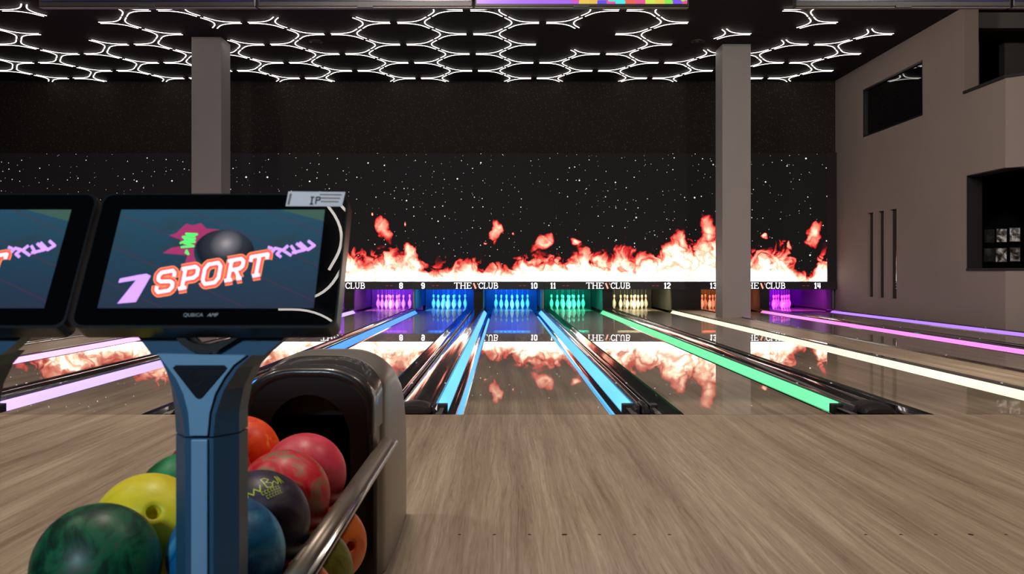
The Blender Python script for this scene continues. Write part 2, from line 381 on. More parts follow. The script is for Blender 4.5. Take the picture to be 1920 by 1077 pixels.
# ------------------------------------------------------------------ lettering
GL = {
 'T': (.80, [([(0, .97), (.8, .97)], .55), ([(.4, 0), (.4, .97)], 1), ([(.02, 1), (.02, .78)], .5), ([(.78, 1), (.78, .78)], .5), ([(.24, .02), (.56, .02)], .45)]),
 'H': (.90, [([(.16, 0), (.16, 1)], 1), ([(.74, 0), (.74, 1)], 1), ([(.16, .52), (.74, .52)], .5), ([(0, .02), (.32, .02)], .45), ([(0, .98), (.32, .98)], .45), ([(.58, .02), (.9, .02)], .45), ([(.58, .98), (.9, .98)], .45)]),
 'E': (.76, [([(.16, 0), (.16, 1)], 1), ([(0, .97), (.7, .97)], .5), ([(0, .03), (.72, .03)], .5), ([(.16, .52), (.52, .52)], .5), ([(.69, 1), (.69, .78)], .5), ([(.71, 0), (.71, .24)], .5), ([(.5, .64), (.5, .4)], .4)]),
 'C': (.80, [([(.76, .74), (.66, .92), (.46, .98), (.25, .9), (.12, .7), (.1, .5), (.12, .3), (.25, .1), (.46, .02), (.66, .08), (.78, .26)], .75), ([(.76, 1), (.76, .7)], .45)]),
 'L': (.72, [([(.16, 0), (.16, 1)], 1), ([(0, .98), (.34, .98)], .45), ([(0, .03), (.68, .03)], .5), ([(.68, 0), (.68, .28)], .5)]),
 'U': (.88, [([(.16, 1), (.16, .3), (.24, .1), (.42, .03), (.6, .08), (.7, .28), (.7, 1)], .8), ([(0, .98), (.32, .98)], .45), ([(.56, .98), (.84, .98)], .45)]),
 'B': (.78, [([(.16, 0), (.16, 1)], 1), ([(0, .97), (.45, .97), (.62, .86), (.62, .66), (.45, .53), (.16, .53)], .65), ([(.45, .53), (.68, .42), (.7, .16), (.5, .03), (0, .03)], .7)]),
 '0': (.62, [([(.1, .2), (.1, .8), (.22, .95), (.42, .95), (.54, .8), (.54, .2), (.42, .05), (.22, .05), (.1, .2)], 1.1)]),
 '1': (.42, [([(.04, .76), (.22, .95), (.22, 0)], 1.2), ([(.04, .05), (.4, .05)], .9)]),
 '2': (.62, [([(.08, .72), (.1, .85), (.22, .95), (.42, .95), (.54, .82), (.54, .62), (.1, .18), (.1, .06), (.58, .06)], 1.1)]),
 '3': (.62, [([(.08, .8), (.2, .95), (.42, .95), (.54, .82), (.54, .64), (.4, .52), (.24, .52)], 1.1), ([(.4, .52), (.54, .4), (.54, .18), (.42, .05), (.2, .05), (.08, .2)], 1.1)]),
 '4': (.64, [([(.12, 1), (.12, .36), (.6, .36)], 1.1), ([(.46, 1), (.46, 0)], 1.2)]),
 '5': (.62, [([(.52, .95), (.12, .95), (.12, .56), (.42, .58), (.54, .44), (.54, .18), (.42, .05), (.2, .05), (.08, .18)], 1.1)]),
 '6': (.62, [([(.54, .8), (.42, .95), (.22, .95), (.1, .8), (.1, .2), (.22, .05), (.42, .05), (.54, .2), (.54, .42), (.42, .55), (.1, .55)], 1.1)]),
 '7': (.62, [([(.06, .95), (.56, .95), (.24, 0)], 1.1)]),
 '8': (.62, [([(.22, .53), (.1, .66), (.1, .83), (.22, .95), (.42, .95), (.54, .83), (.54, .66), (.42, .53), (.22, .53), (.1, .4), (.1, .18), (.22, .05), (.42, .05), (.54, .18), (.54, .4), (.42, .53)], 1.1)]),
 '9': (.62, [([(.1, .2), (.22, .05), (.42, .05), (.54, .2), (.54, .8), (.42, .95), (.22, .95), (.1, .8), (.1, .58), (.22, .46), (.54, .46)], 1.1)]),
}
def word(bm, txt, x0, z0, h, y, wt=.17, gap=.10, sx=1.0):
    x = x0
    for ch in txt:
        wd, ln = GL[ch]
        strokes(bm, ln, wt*h, lambda u, v, w, x=x: (x+u*sx, y, z0+v), 0) if False else strokes(bm, [([(a*h, b*h) for a, b in pts], ww) for pts, ww in ln], wt*h, lambda u, v, w, x=x: (x+u*sx, y, z0+v))
        x += (wd+gap)*h*sx
    return x
M_SIGN = plain('sign_panel', (.010, .011, .014), .5)
M_LET = glow('sign_letter', (1, 1, 1), 1.15)
M_VEE = glow('sign_vee', (1, .42, .30), 1.0)
M_RED = glow('sign_red', (.6, .03, .02), .25)
pairs = [(5, 6, -8.32, None), (7, 8, -4.14, None), (9, 10, -.69, None), (11, 12, 2.735, None), (13, 14, 6.78, None)]
edges_x = [-10.6, -6.2, -2.41, 1.05, 4.72, XW-.003]
px = lambda x: (x-944)/72.05
NUMX = {5: -10.0, 6: -6.85, 7: -5.75, 8: px(753), 9: px(794), 10: px(1002), 11: px(1037.5), 12: px(1251), 13: px(1337), 14: px(1532)}
V0 = {5: -8.32, 7: px(641), 9: px(890), 11: px(1137), 13: px(1427)}
for (a, b, cx, _), e0, e1 in zip(pairs, edges_x, edges_x[1:]):
    t = thing('lane_sign', 'long black sign over lanes %s and %s with club name and lane numbers' % (NM[a], NM[b]), 'sign', ((e0+e1)/2, YM, .577), 'lane signs under the screen')
    ox = (e0+e1)/2
    link('panel', bx(e0-ox+.002, e1-ox-.002, -.06, .02, 0, .205), M_SIGN, t)
    vx = V0[a]-ox; y = -.064; z0 = .022; h = .155
    bm = BM(); word(bm, 'THE', vx-.53, z0, h, y, .15, .07, 1.12); link('lettering', bm, M_LET, t)
    bm = BM(); word(bm, 'CLUB', vx+.10, z0, h, y, .15, .06, .98); link('lettering', bm, M_LET, t)
    bm = BM(); strokes(bm, [([(-.045, .165), (.012, .02)], .9), ([(.055, .175), (.065, .12)], .3)], .045, lambda u, v, w: (vx+.02+u, y, v)); link('vee_mark', bm, M_VEE, t)
    for n_ in (a, b):
        bm = BM(); tx = str(n_); wd = sum(GL[c][0]+.1 for c in tx)*h*.95
        word(bm, tx, NUMX[n_]-ox-wd/2, z0+.004, h*.93, y, .17, .10); link('lane_number', bm, M_LET, t)
    for sx_ in (px(1250)-px(1228), ):
        for n_, sg in ((a, 1), (b, -1)):
            for k in (0, 1):
                c = NUMX[n_]-ox+sg*(.26+k*.11); link('status_light', bx(c-.03, c+.03, y-.002, y+.004, .09, .105), M_RED, t)

# ------------------------------------------------------------------ lanes
M_RAIL = plain('bumper_rail', (.02, .016, .03), .3, coat=.5)
M_SILVER = plain('silver_bracket', (.5, .48, .45), .3, .9)
M_BOLT = glow('glow_bolt', (.7, .7, 1.0), .5)  # bolt heads with a glow put into the material, no lamps
lane_names = {}
def make_lane(n):
    cx = LX[n]
    t = thing('bowling_lane', 'glossy wooden bowling lane %s with lit gutters' % NM[n], 'bowling lane', (cx, YF, 0), 'glossy bowling lanes')
    link('lane_surface', bx(-LW, LW, .004, YB-YF-.4, -.006, 0), M_LANE, t); link('lane_core', bx(-LW, LW, .004, YB-YF-.4, -.12, -.0065), M_BLACKM, t)
    c = COLS[n]
    ms = glow('strip_light_%d' % n, c, 3.0 if n not in (12, 11) else 2.2)
    ms = strip_mat(n, c)
    for sg in (-1, 1):
        prof = [(LW+.002, 0), (LW+.003, -.018), (LW+.048, -.0425)]+[(LW+.048+.098*k/9, -.0425-.016*math.sin(PI*k/9)) for k in range(1, 10)]+[(LW+.146, -.048), (LW+.15, -.12), (LW+.002, -.12)]
        g = link('gutter', extrude_profile([(sg*a, b) for a, b in prof], .004, YB-YF-.4), [M_GUT, M_BLACKM], t); g.data.polygons[0].material_index = 1
        for i_, p in enumerate(g.data.polygons): p.use_smooth = 2 <= i_ < 11
        rp = [(.672, -.052), (.744, .026), (.746, .050), (.762, .050), (.764, -.118), (.742, -.12)]
        link('bumper_rail', extrude_profile([(sg*a, b) for a, b in rp], .10, YM-YF+.3), M_RAIL, t)
        sp = [(.676, -.046), (.742, .026), (.737, .031), (.712, .010), (.671, -.040)]
        link('light_strip', extrude_profile([(sg*a, b) for a, b in sp], .40, YM-YF-.1), ms, t)
        bm = BM(); box(bm, min(sg*.668, sg*.75), max(sg*.668, sg*.75), .30, .40, -.05, .024, bev=.006)
        link('strip_end_cap', bm, M_BLACK, t)
        bm = BM(); prism([(.69, .02), (.735, .02), (.72, .30), (.69, .30)], lambda u, v, w: (sg*u, v, -.004-.05*0+w), .006, bm)
        link('end_plate', bm, M_SILVER, t)
        for k in range(6):
            link('glow_bolt', bx(sg*.754-.006, sg*.754+.006, 1.4+k*2.6-.01, 1.4+k*2.6+.01, .050, .054), M_BOLT, t)
    return t
def strip_mat(n, c):
    s = NT('lane_strip_light_%s' % NM[n])
    # whiter where the diffuser lets most light through, coloured along its rim
    hot = {10: (.14, .56, 1.0), 9: (.09, .34, 1.0), 8: (.50, .40, 1.0), 7: (1.0, .52, 1.0), 11: (.16, .82, .34), 12: (.86, .86, .58), 13: (.9, .25, .80), 14: (.42, .22, 1.0)}.get(n, c)
    k = {10: 1.15, 9: 1.15, 8: 1.4, 7: 1.3, 11: 1.12, 12: 1.15, 13: 1.0, 14: 1.0}.get(n, 1.5)
    return s.bsdf(c, .5, emis=hot, estr=k)
for n in LX: make_lane(n)

# dividers
def divider(x0, x1, label, zt=.055, bump=True):
    w_ = x1-x0; cx = (x0+x1)/2; h = w_/2-.004
    t = thing('lane_divider', label, 'lane divider', (cx, YF, 0), 'dark caps between the lanes')
    pr = [(-h, -.12), (-h, .02)]
    for k in range(17):
        a = k/16; pr.append((-h*.96+2*h*.96*a, .026+(zt+.002-.026)*(1-(2*a-1)**2)))
    pr += [(h, .02), (h, -.12)]
    o = link('capping', extrude_profile(pr, .20, YM-YF+.2), M_CAP, t)
    for i_, p in enumerate(o.data.polygons): p.use_smooth = 2 <= i_ <= 17
    # blunt end block
    bm = BM(); secs = [(.02, .80, .55), (.05, .97, .9), (.12, 1.0, 1.12), (.20, 1.0, 1.18), (.30, 1.0, 1.1)]
    rings = []
    for y, sw, sh in secs:
        ring = []
        for k in range(11):
            a = k/10; ring.append(bm.verts.new(((-1+2*a)*h*sw, y, max(.002, .003+zt*sh*math.sin(PI*a)**.38))))
        rings.append(ring)
    for a, b in zip(rings, rings[1:]):
        for k in range(10): bm.faces.new((a[k], a[k+1], b[k+1], b[k]))
    bm.faces.new(rings[0]); bm.faces.new(rings[-1][::-1])
    bm.faces.new([r[0] for r in rings]+[r[-1] for r in rings][::-1])
    link('end_block', bm, M_BLACK, t, smooth=False)
ks = sorted(LX)
PLAT = []
for a, b in zip(ks, ks[1:]):
    x0, x1 = LX[a]+GW, LX[b]-GW
    if x1-x0 > .5: PLAT.append((a, b, x0, x1))
    else: divider(x0, x1, '%s dark glossy cap between lanes %s and %s' % ('wide' if x1-x0 > .15 else 'narrow', NM[a], NM[b]))
for a, b, x0, x1 in PLAT:
    t = thing('wood_platform', 'raised light wood strip between lanes %s and %s around the pillar' % (NM[a], NM[b]), 'platform', ((x0+x1)/2, YF, 0), 'wood strips beside the pillars')
    h = (x1-x0)/2
    # notch around the pillar: two lengths
    link('deck', bx(-h+.09, h-.05, .03, YM-YF+.2, -.12, .030), M_PLAT, t)
    link('edge_rail', bx(-h+.002, -h+.088, .1, YM-YF+.2, -.12, .040, bev=.006), M_CAP, t)
    link('edge_rail', bx(h-.048, h-.002, .1, YM-YF+.2, -.12, .04, bev=.004), M_CAP, t)
link_ = None
o = link('lane_divider', bx(LX[14]+GW+.002, XW-.004, YF+.1, YM, -.12, .04, bev=.008), plain('dark_ledge', (.02, .018, .024), .4)); tag(o, 'dark ledge between lane fourteen and the taupe side wall', 'lane divider')

# ------------------------------------------------------------------ pin decks
mm = lambda n: 'pins of lane %s' % NM[n]
s = NT('pin_plastic'); oz = s.n('ShaderNodeSeparateXYZ', ins={0: s.obj()}).outputs[2]
b1 = s.math('COMPARE', oz, .262, .007); b2 = s.math('COMPARE', oz, .288, .007)
M_PIN = s.bsdf(s.mix(s.math('ADD', b1, b2, clamp=True), (.85, .84, .80), (.65, .03, .03)), .25, coat=.5)
PROF = [(0, 0), (.024, 0), (.0275, .006), (.037, .03), (.0496, .057), (.0575, .085), (.0605, .114), (.0585, .149), (.047, .184), (.0314, .219), (.025, .238), (.0228, .254), (.0237, .276), (.0266, .298), (.0306, .32), (.0323, .343), (.0295, .362), (.020, .376), (.008, .381), (0, .381)]
M_STR = plain('string', (.6, .6, .6), .6)
pin_me = None; pin_proto = None; str_proto = None
POSN = ['front pin of the triangle', 'left pin in the second row', 'right pin in the second row', 'left pin in the third row', 'middle pin in the third row', 'right pin in the third row',
        'far left pin in the back row', 'inner left pin in the back row', 'inner right pin in the back row', 'far right pin in the back row']
PCN = {7: 'magenta', 8: 'violet pink', 9: 'sky blue', 10: 'cyan blue', 11: 'turquoise', 12: 'cream', 13: 'salmon', 14: 'bright magenta'}
def area(loc, rot, sx, sy, e, c):
    l = bpy.data.lights.new('pin_deck_lamp', 'AREA'); l.shape = 'RECTANGLE'; l.size = sx; l.size_y = sy; l.energy = e; l.color = c
    o = bpy.data.objects.new('pin_deck_lamp', l); COL.objects.link(o); o.location = loc; o.rotation_euler = rot; return o
M_KICK = plain('kickback_board', (.016, .016, .016), .5, scale=4)
M_CURT = plain('pit_curtain_cloth', (.02, .02, .02), .8, scale=6)
for n in range(7, 15):
    cx = LX[n]; i = 0
    for r in range(4):
        for k in range(r+1):
            x = cx+(k-r/2)*.3048; y = YP+r*.264
            lab = '%s-lit bowling pin, %s on lane %s' % (PCN[n], POSN[i], NM[n])
            if n == 14 and i == 6: i += 1; continue
            if pin_proto is None:
                pin_proto = link('bowling_pin', lathe(PROF, 20), M_PIN, smooth=True); o = pin_proto
                sb = BM(); tube(sb, [(0, 0, .38), (0, 0, .66)], .0018, 5); str_proto = link('string', sb, M_STR, pin_proto)
            else:
                o = pin_proto.copy(); COL.objects.link(o)
                c2 = str_proto.copy(); COL.objects.link(c2); c2.parent = o
            o.location = (x, y, 0.0006); tag(o, lab, 'bowling pin', mm(n)); i += 1
    # lamp bar over the pins
    t = thing('pin_light_bar', '%s light bar above the pins of lane %s' % (PCN[n], NM[n]), 'light bar', (cx, YP-.35, .57), 'light bars over the pins')
    link('housing', bx(-.52, .52, -.03, .03, .02, .07, bev=.005), M_BLACK, t)
    for hx in (-.45, .45): link('hanger', bx(hx-.012, hx+.012, -.012, .012, .07, .63), M_BLACK, t)
    mg = glow('pin_bar_glow_%s' % NM[n], BACKC[n], {12: 2.5, 13: .35, 14: .6, 11: 2.0}.get(n, .9))
    link('lamp', bx(-.48, .48, -.034, .01, .008, .022), mg, t)
    for k in range(7):
        link('lamp_lens', bx(-.36+k*.12-.018, -.36+k*.12+.018, -.036, -.0345, .024, .060), mg, t)
    e = {7: 16, 8: 20, 9: 22, 10: 22, 11: 16, 12: 11, 13: 9, 14: 18}[n]
    area((cx, YM+.42, .60), (math.radians(66), 0, 0), .95, .06, e*5.5, PINC[n])
    area((cx, YP+1.0, .85), (math.radians(40), 0, 0), 1.0, .1, e*7, BACKC[n])
    o = link('pit_curtain', bx(cx-.76, cx+.76, YB+.02, YB+.05, -.1, 1.2), M_CURT); tag(o, 'dark curtain closing the pit behind lane %s pins' % NM[n], 'curtain', 'pit curtains')
    o = link('pinsetter_cover', bx(cx-.79, cx+.79, YM+.5, YB, 1.2, 1.25), M_BLACKM); tag(o, 'dark machine cover over the pins of lane %s' % NM[n], 'cover', 'pinsetter covers')
M_EDGE = plain('kickback_edge', (.22, .22, .24), .4, .6)
def kick(x0, x1, label, y0=YM+.02):
    t = thing('kickback_panel', label, 'partition', ((x0+x1)/2, y0, 0), 'black partitions between the pin decks')
    h = (x1-x0)/2
    link('board', bx(-h, h, .02, YB-y0+.25, .0 if h > .1 else .045, 1.2), M_KICK, t)
    link('front_edge', bx(-h+.01 if h > .1 else -.02, h-.01 if h > .1 else .02, .0, .02, .07, .60), M_BLACKM if h > .1 else M_EDGE, t)
for a, b in zip(range(6, 14), range(7, 15)):
    x0, x1 = LX[a]+GW, LX[b]-GW
    kick(x0+.01, x1-.01, 'black partition between the pin decks of lanes %s and %s' % (NM[a], NM[b]), YM+.25)
kick(LX[14]+GW+.01, XW-.02, 'black partition between lane fourteen pin deck and side wall', YM+.05)

# ------------------------------------------------------------------ ceiling honeycomb of Y lights
SX, SY, PX3 = .4935, .418, 2.96
def y_bms(sg):
    """three bent tubes around a vertex; sg=+1: single arm towards +x"""
    arms = [(SX*sg, 0), (-SX*sg, SY*2*.5), (-SX*sg, -SY*2*.5)]
    arms = [(1*sg, 0, SX), (-.4935*sg/.97, .836/.97, .97/2), (-.4935*sg/.97, -.836/.97, .97/2)]
    out = []
    for i in range(3):
        a, b = arms[i], arms[(i+1) % 3]
        off = .046
        bis = Vector((a[0]+b[0], a[1]+b[1])).normalized()
        def perp(d):
            p = Vector((-d[1], d[0])); return p if p.dot(bis) > 0 else -p
        A, B = Vector(a[:2]), Vector(b[:2]); pa, pb = perp(a)*off, perp(b)*off
        la, lb = [q_-(.075 if abs(d_[1]) < .01 else .05) for q_, d_ in ((a[2], a), (b[2], b))]
        ctrl = bis*(off/max(.3, abs(perp(a).dot(bis))))
        P0 = A*la+pa; P1 = A*.30+pa; P2 = B*.30+pb; P3 = B*lb+pb
        pts = [P0, P0.lerp(P1, .5)]
        for k in range(9):
            tt = k/8; pts.append(P1*(1-tt)**2+ctrl*2*tt*(1-tt)+P2*tt**2)
        pts += [P2.lerp(P3, .5), P3]
        bm = BM(); tube(bm, [(p.x, p.y, 0) for p in pts], .012, 8, .4)
        out.append(bm)
    return out
YROWS = {
 0: [(-4, 'L'), (-4, 'R'), (-3, 'L'), (-3, 'R'), (-2, 'L'), (-2, 'R'), (-1, 'L'), (-1, 'R'), (0, 'L'), (0, 'R'), (1, 'L'), (1, 'R'), (2, 'L'), (2, 'R')],
 1: [(-4, 'R'), (-3, 'L'), (-3, 'R'), (-2, 'L'), (-2, 'R'), (-1, 'L'), (-1, 'R'), (0, 'L'), (0, 'R'), (1, 'L'), (1, 'R'), (2, 'L'), (3, 'L')],
 2: [(-4, 'L'), (-4, 'R'), (-3, 'L'), (-3, 'R'), (-2, 'L'), (-2, 'R'), (-1, 'L'), (-1, 'R'), (0, 'L'), (0, 'R'), (1, 'L'), (1, 'R'), (2, 'L'), (2, 'R')],
 3: [(-3, 'L'), (-3, 'R'), (-2, 'L'), (-2, 'R'), (-1, 'L'), (-1, 'R'), (0, 'L'), (0, 'R'), (1, 'L'), (1, 'R'), (2, 'L'), (2, 'R'), (3, 'L')],
 4: [(-4, 'R'), (-3, 'L'), (-3, 'R'), (-2, 'L'), (-2, 'R'), (-1, 'L'), (-1, 'R'), (0, 'L'), (1, 'L'), (2, 'L'), (2, 'R')],
 5: [(-3, 'L'), (-2, 'L'), (-1, 'L'), (-1, 'R'), (0, 'L'), (0, 'R'), (1, 'R'), (2, 'L'), (3, 'L')],
 6: [(-3, 'R'), (-2, 'L'), (-2, 'R'), (-1, 'L'), (-1, 'R'), (0, 'L'), (0, 'R'), (1, 'L'), (2, 'L')],
 7: [(-3, 'R'), (-2, 'L'), (-2, 'R'), (0, 'L'), (0, 'R'), (1, 'L'), (1, 'R'), (2, 'R')]}
ORD = ['first', 'second', 'third', 'fourth', 'fifth', 'sixth', 'seventh', 'eighth', 'ninth', 'tenth', 'eleventh', 'twelfth', 'thirteenth', 'fourteenth']
protoY = {}
def y_light(x, y, side, label):
    if side not in protoY:
        t = thing('ceiling_light', label, 'ceiling light', (x, y, ZC-.035), 'honeycomb of Y-shaped ceiling lights')
        kids = [link('light_tube', bm, M_TUBE, t, smooth=True) for bm in y_bms(1 if side == 'L' else -1)]
        bm = BM(); kk = lathe([(0, .0), (.035, .0), (.035, .034), (0, .034)], 10, bm); kids.append(link('mount', bm, M_BLACK, t))
        protoY[side] = (t, kids); return t
    t0, kids = protoY[side]; t = t0.copy(); COL.objects.link(t); t.location = (x, y, ZC-.035); t['label'] = label
    for k in kids:
        c = k.copy(); COL.objects.link(c); c.parent = t
    return t
for r, lst in YROWS.items():
    y = 22.50-.836*r; base = .779 if r % 2 == 0 else -.70
    for i, (k, sd) in enumerate(lst):
        x = base+PX3*k+(-SX if sd == 'L' else SX)
        where = ('%s from the left' % ORD[i]) if i < 7 else ('%s from the right' % ORD[len(lst)-1-i])
        y_light(x, y, sd, 'white Y-shaped ceiling light, %s in the %s row from back wall' % (where, ORD[r]))
# the ones over the seating that the console glass mirrors
y_light(-1.514, -2.13, 'R', 'white Y-shaped ceiling light over the seating, mirrored low in the console glass')
y_light(-1.193, -1.42, 'L', 'white Y-shaped ceiling light over the seating, mirrored high in the console glass')
for x, nm in ((-4.05, 'left'), (4.19, 'right')):
    o = link('ceiling_speaker', lathe([(0, 0), (.10, 0), (.11, .03), (.16, .045), (.16, .05), (0, .05)], 24), M_BLACK, smooth=False, loc=(x, 19.0, ZC-.052)); tag(o, 'small round black ceiling speaker at %s among the white lights' % nm, 'speaker', 'ceiling speakers')

# ------------------------------------------------------------------ overhead monitors
def mosaic(name, kind):
    s = NT(name); o = s.obj()
    if kind == 'bright':
        vo = s.n('ShaderNodeTexVoronoi', distance='CHEBYCHEV', ins={'Vector': s.map(o, (1, 1, 1)), 'Scale': 17, 'Randomness': .4})
        hue = s.n('ShaderNodeHueSaturation', ins={'Hue': s.n('ShaderNodeSeparateColor', ins={0: vo.outputs['Color']}).outputs[0], 'Color': (.9, .1, .12), 'Saturation': 1.0, 'Value': 1.0}).outputs[0]
        sx = s.n('ShaderNodeSeparateXYZ', ins={0: o}).outputs[0]
        col = s.mix(s.math('GREATER_THAN', sx, -.06), (.45, .14, .95), hue)
    else:
        nz = s.noise(o, 3, 2); col = s.ramp(nz, [(.4, (.001, .002, .015)), (.7, (.012, .008, .09))])
    return s.bsdf((.01, .01, .01), .2, emis=col, estr=.9)
M_MB = mosaic('menu_screen', 'bright'); M_MD = mosaic('blue_screen', 'dark')
for i, (a, b, mt, lb) in enumerate(((72, 479, M_MD, 'overhead monitor with dark blue screen, leftmost at the top edge'), (483, 886, M_MD, 'overhead monitor with dark blue screen, second from left at top edge'),
        (890, 1292, M_MB, 'overhead monitor with purple and multicoloured tiles at the top edge'), (1492, 1896, M_MD, 'overhead monitor with violet glow at top edge above the right side'), (1900, 2304, M_MD, 'overhead monitor cut off at the top right corner'))):
    X0, X1 = (a-944)/300, (b-944)/300; cx = (X0+X1)/2; hw = (X1-X0)/2
    t = thing('overhead_monitor', lb, 'monitor', (cx, 5.5, 2.693), 'monitors hanging over the approach', rot=(math.radians(0), 0, 0))
    link('casing', bx(-hw, hw, 0, .06, 0, .78, bev=.006), M_BLACK, t)
    link('display', bx(-hw+.012, hw-.012, -.003, .0, .018 if mt is M_MB else .034, .77), mt, t)
    link('trim_strip', bx(-hw+.002, hw-.002, .004, .02, -.004, .0), M_TAUPE, t)
    link('logo_bump', bx(-.05, .05, -.004, .01, -.006, .012, bev=.002), M_BLACK, t)
    link('mount_pole', bx(-.025, .025, .06, .10, .5, ZC-2.693), M_BLACK, t)

# ------------------------------------------------------------------ photographs in the lower room
def photo(x0, x1, y0_, y1_, label, seed, br):
    p = 1650/18.5; X0, X1 = (x0-944)/p, (x1-944)/p; Z1, Z0 = HC+(510-y0_)/p, HC+(510-y1_)/p
    s = NT('photo_print'); nz = s.noise(s.map(s.obj(), (1, 1, 1), (seed, seed*2, seed)), 6, 4, .6, .6)
    m = s.bsdf(s.ramp(nz, [(.40, (.02, .02, .02)), (.5, (.15*br, .14*br, .14*br)), (.62, (.75*br, .73*br, .7*br))]), .4)
    t = thing('framed_photograph', label, 'photograph', ((X0+X1)/2, 18.497, Z0), 'black and white photographs in the dark room')
    w_, h_ = X1-X0, Z1-Z0
    link('frame', bx(-w_/2-.015, w_/2+.015, -.02, 0, -.015, h_+.015), M_BLACKM, t)
    link('print', bx(-w_/2, w_/2, -.024, -.02, 0, h_), m, t)
photo(1868, 1886, 430, 454, 'black and white photograph, upper left of the bright four', 1.3, 1.2)
photo(1892, 1911, 428, 453, 'black and white photograph of a standing person, upper right', 5.1, 1.2)
photo(1866, 1886, 466, 491, 'bright black and white photograph, lower left of the four', 2.2, 1.8)
photo(1893, 1911, 465, 490, 'dark photograph with a pale vertical shape, lower right', 7.7, 1.0)
photo(1846, 1862, 432, 454, 'very dark framed photograph, upper leftmost', 4.4, .05)
photo(1845, 1864, 467, 490, 'dim framed photograph, lower leftmost', 3.3, .12)

# ------------------------------------------------------------------ ball return
BX = -.62
M_HOOD = plain('hood_gloss_black', (.026, .023, .021), .34, coat=.35, scale=5)
M_HOODIN = plain('hood_face_black', (.006, .006, .006), .5, scale=8)
s = NT('shell_bronze'); M_SHELL = s.bsdf(s.mix(s.noise(s.obj(), 8, 3), (.22, .195, .17), (.26, .23, .20)), .36, .45, coat=.25, coat_rough=.25)
M_RACK = plain('rack_dark', (.02, .018, .016), .4)
BR = thing('ball_return', 'black and bronze ball return hood with open mouth and steel ball rack', 'ball return', (BX, 2.8, 0))
def arch(hw, top, rad, zb, n=8):
    pts = [(-hw, zb)]
    for k in range(n+1):
        a = PI-k/n*PI/2; pts.append((-hw+rad+rad*math.cos(a), top-rad*.75+rad*.75*math.sin(a)))
    for k in range(n+1):
        a = PI/2-k/n*PI/2; pts.append((hw-rad+rad*math.cos(a), top-rad*.75+rad*.75*math.sin(a)))
    pts.append((hw, zb)); return pts
def loft(secs, caps=(True, True)):
    bm = BM(); rings = [[bm.verts.new((x, y, z)) for x, z in pts] for y, pts in secs]
    for a, b in zip(rings, rings[1:]):
        for k in range(len(a)-1): bm.faces.new((a[k], a[k+1], b[k+1], b[k]))
    if caps[0]: bm.faces.new(rings[0])
    if caps[1]: bm.faces.new(rings[-1][::-1])
    return bm
# bronze outer shell (local y from 2.8)
S = []
for y, hw, top, rad in ((.20, .205, .742, .16), (.24, .214, .750, .165), (.34, .217, .756, .165), (.46, .218, .750, .16), (.58, .218, .724, .16), (.70, .217, .672, .15), (.80, .214, .60, .13), (.88, .211, .50, .11), (.93, .208, .38, .08), (.95, .206, .25, .05), (.955, .205, .12, .03)):
    S.append((y, arch(hw, top, rad, .004)))
link('outer_shell', loft(S, (True, True)), M_SHELL, BR, smooth=True)
# glossy black hood in front of it
S = []
for y, hw, top, rad in ((-.005, .186, .700, .15), (-.02, .200, .718, .155), (.0, .208, .730, .16), (.04, .209, .734, .16), (.055, .203, .729, .158), (.08, .205, .735, .16), (.20, .207, .746, .16), (.30, .207, .750, .16)):
    S.append((y, arch(hw, top, rad, .52)))
link('hood', loft(S, (False, False)), M_HOOD, BR, smooth=True)
# face plate with an arched mouth
face = arch(.188, .702, .15, .54, 8)
face = [(-.185, .0)]+[(-.185, .535)]+face[1:-1]+[(.185, .535), (.185, .0)]
face[2:2] = []
bm = BM(); inner = []
n_ = 16
for k in range(n_+1):
    a = PI-k/n_*PI; inner.append((.130*math.cos(a)*1.02, .50+.145*math.sin(a)))
inner = [(-.1326, .0)]+inner+[(.1326, .0)]
def resample(pts, n):
    L = [0]
    for a, b in zip(pts, pts[1:]): L.append(L[-1]+math.hypot(b[0]-a[0], b[1]-a[1]))
    out = []
    for i in range(n):
        t_ = L[-1]*i/(n-1); j = 0
        while j < len(L)-2 and L[j+1] < t_: j += 1
        f_ = (t_-L[j])/max(1e-9, L[j+1]-L[j]); out.append((pts[j][0]*(1-f_)+pts[j+1][0]*f_, pts[j][1]*(1-f_)+pts[j+1][1]*f_))
    return out
fo, fi = resample(face, 60), resample(inner, 60)
rs = [[bm.verts.new((x, y, z)) for x, z in P] for P, y in ((fo, -.004), (fi, -.004), (fi, .18))]
for a, b in zip(rs, rs[1:]):
    for k in range(59): bm.faces.new((a[k], a[k+1], b[k+1], b[k]))
bm.faces.new(rs[2])
link('mouth_panel', bm, M_HOODIN, BR)
# lower body and plinth
bm = BM(); box(bm, -.19, .19, .18, .5, 0, .56, bev=.01); link('lower_body', bm, M_HOOD, BR)
bm = BM(); box(bm, -.175, .175, .28, .93, 0, .05); link('plinth', bm, M_BLACK, BR)
for sg in (1, -1): link('side_bracket', bx(min(sg*.15, sg*.2), max(sg*.15, sg*.2), .05, .24, .36, .55, bev=.015), M_TAUPE, BR)
for sg in (1, -1): link('leg_post', bx(min(sg*.12, sg*.192), max(sg*.12, sg*.192), .24, .34, .01, .5, bev=.008), M_HOOD, BR)
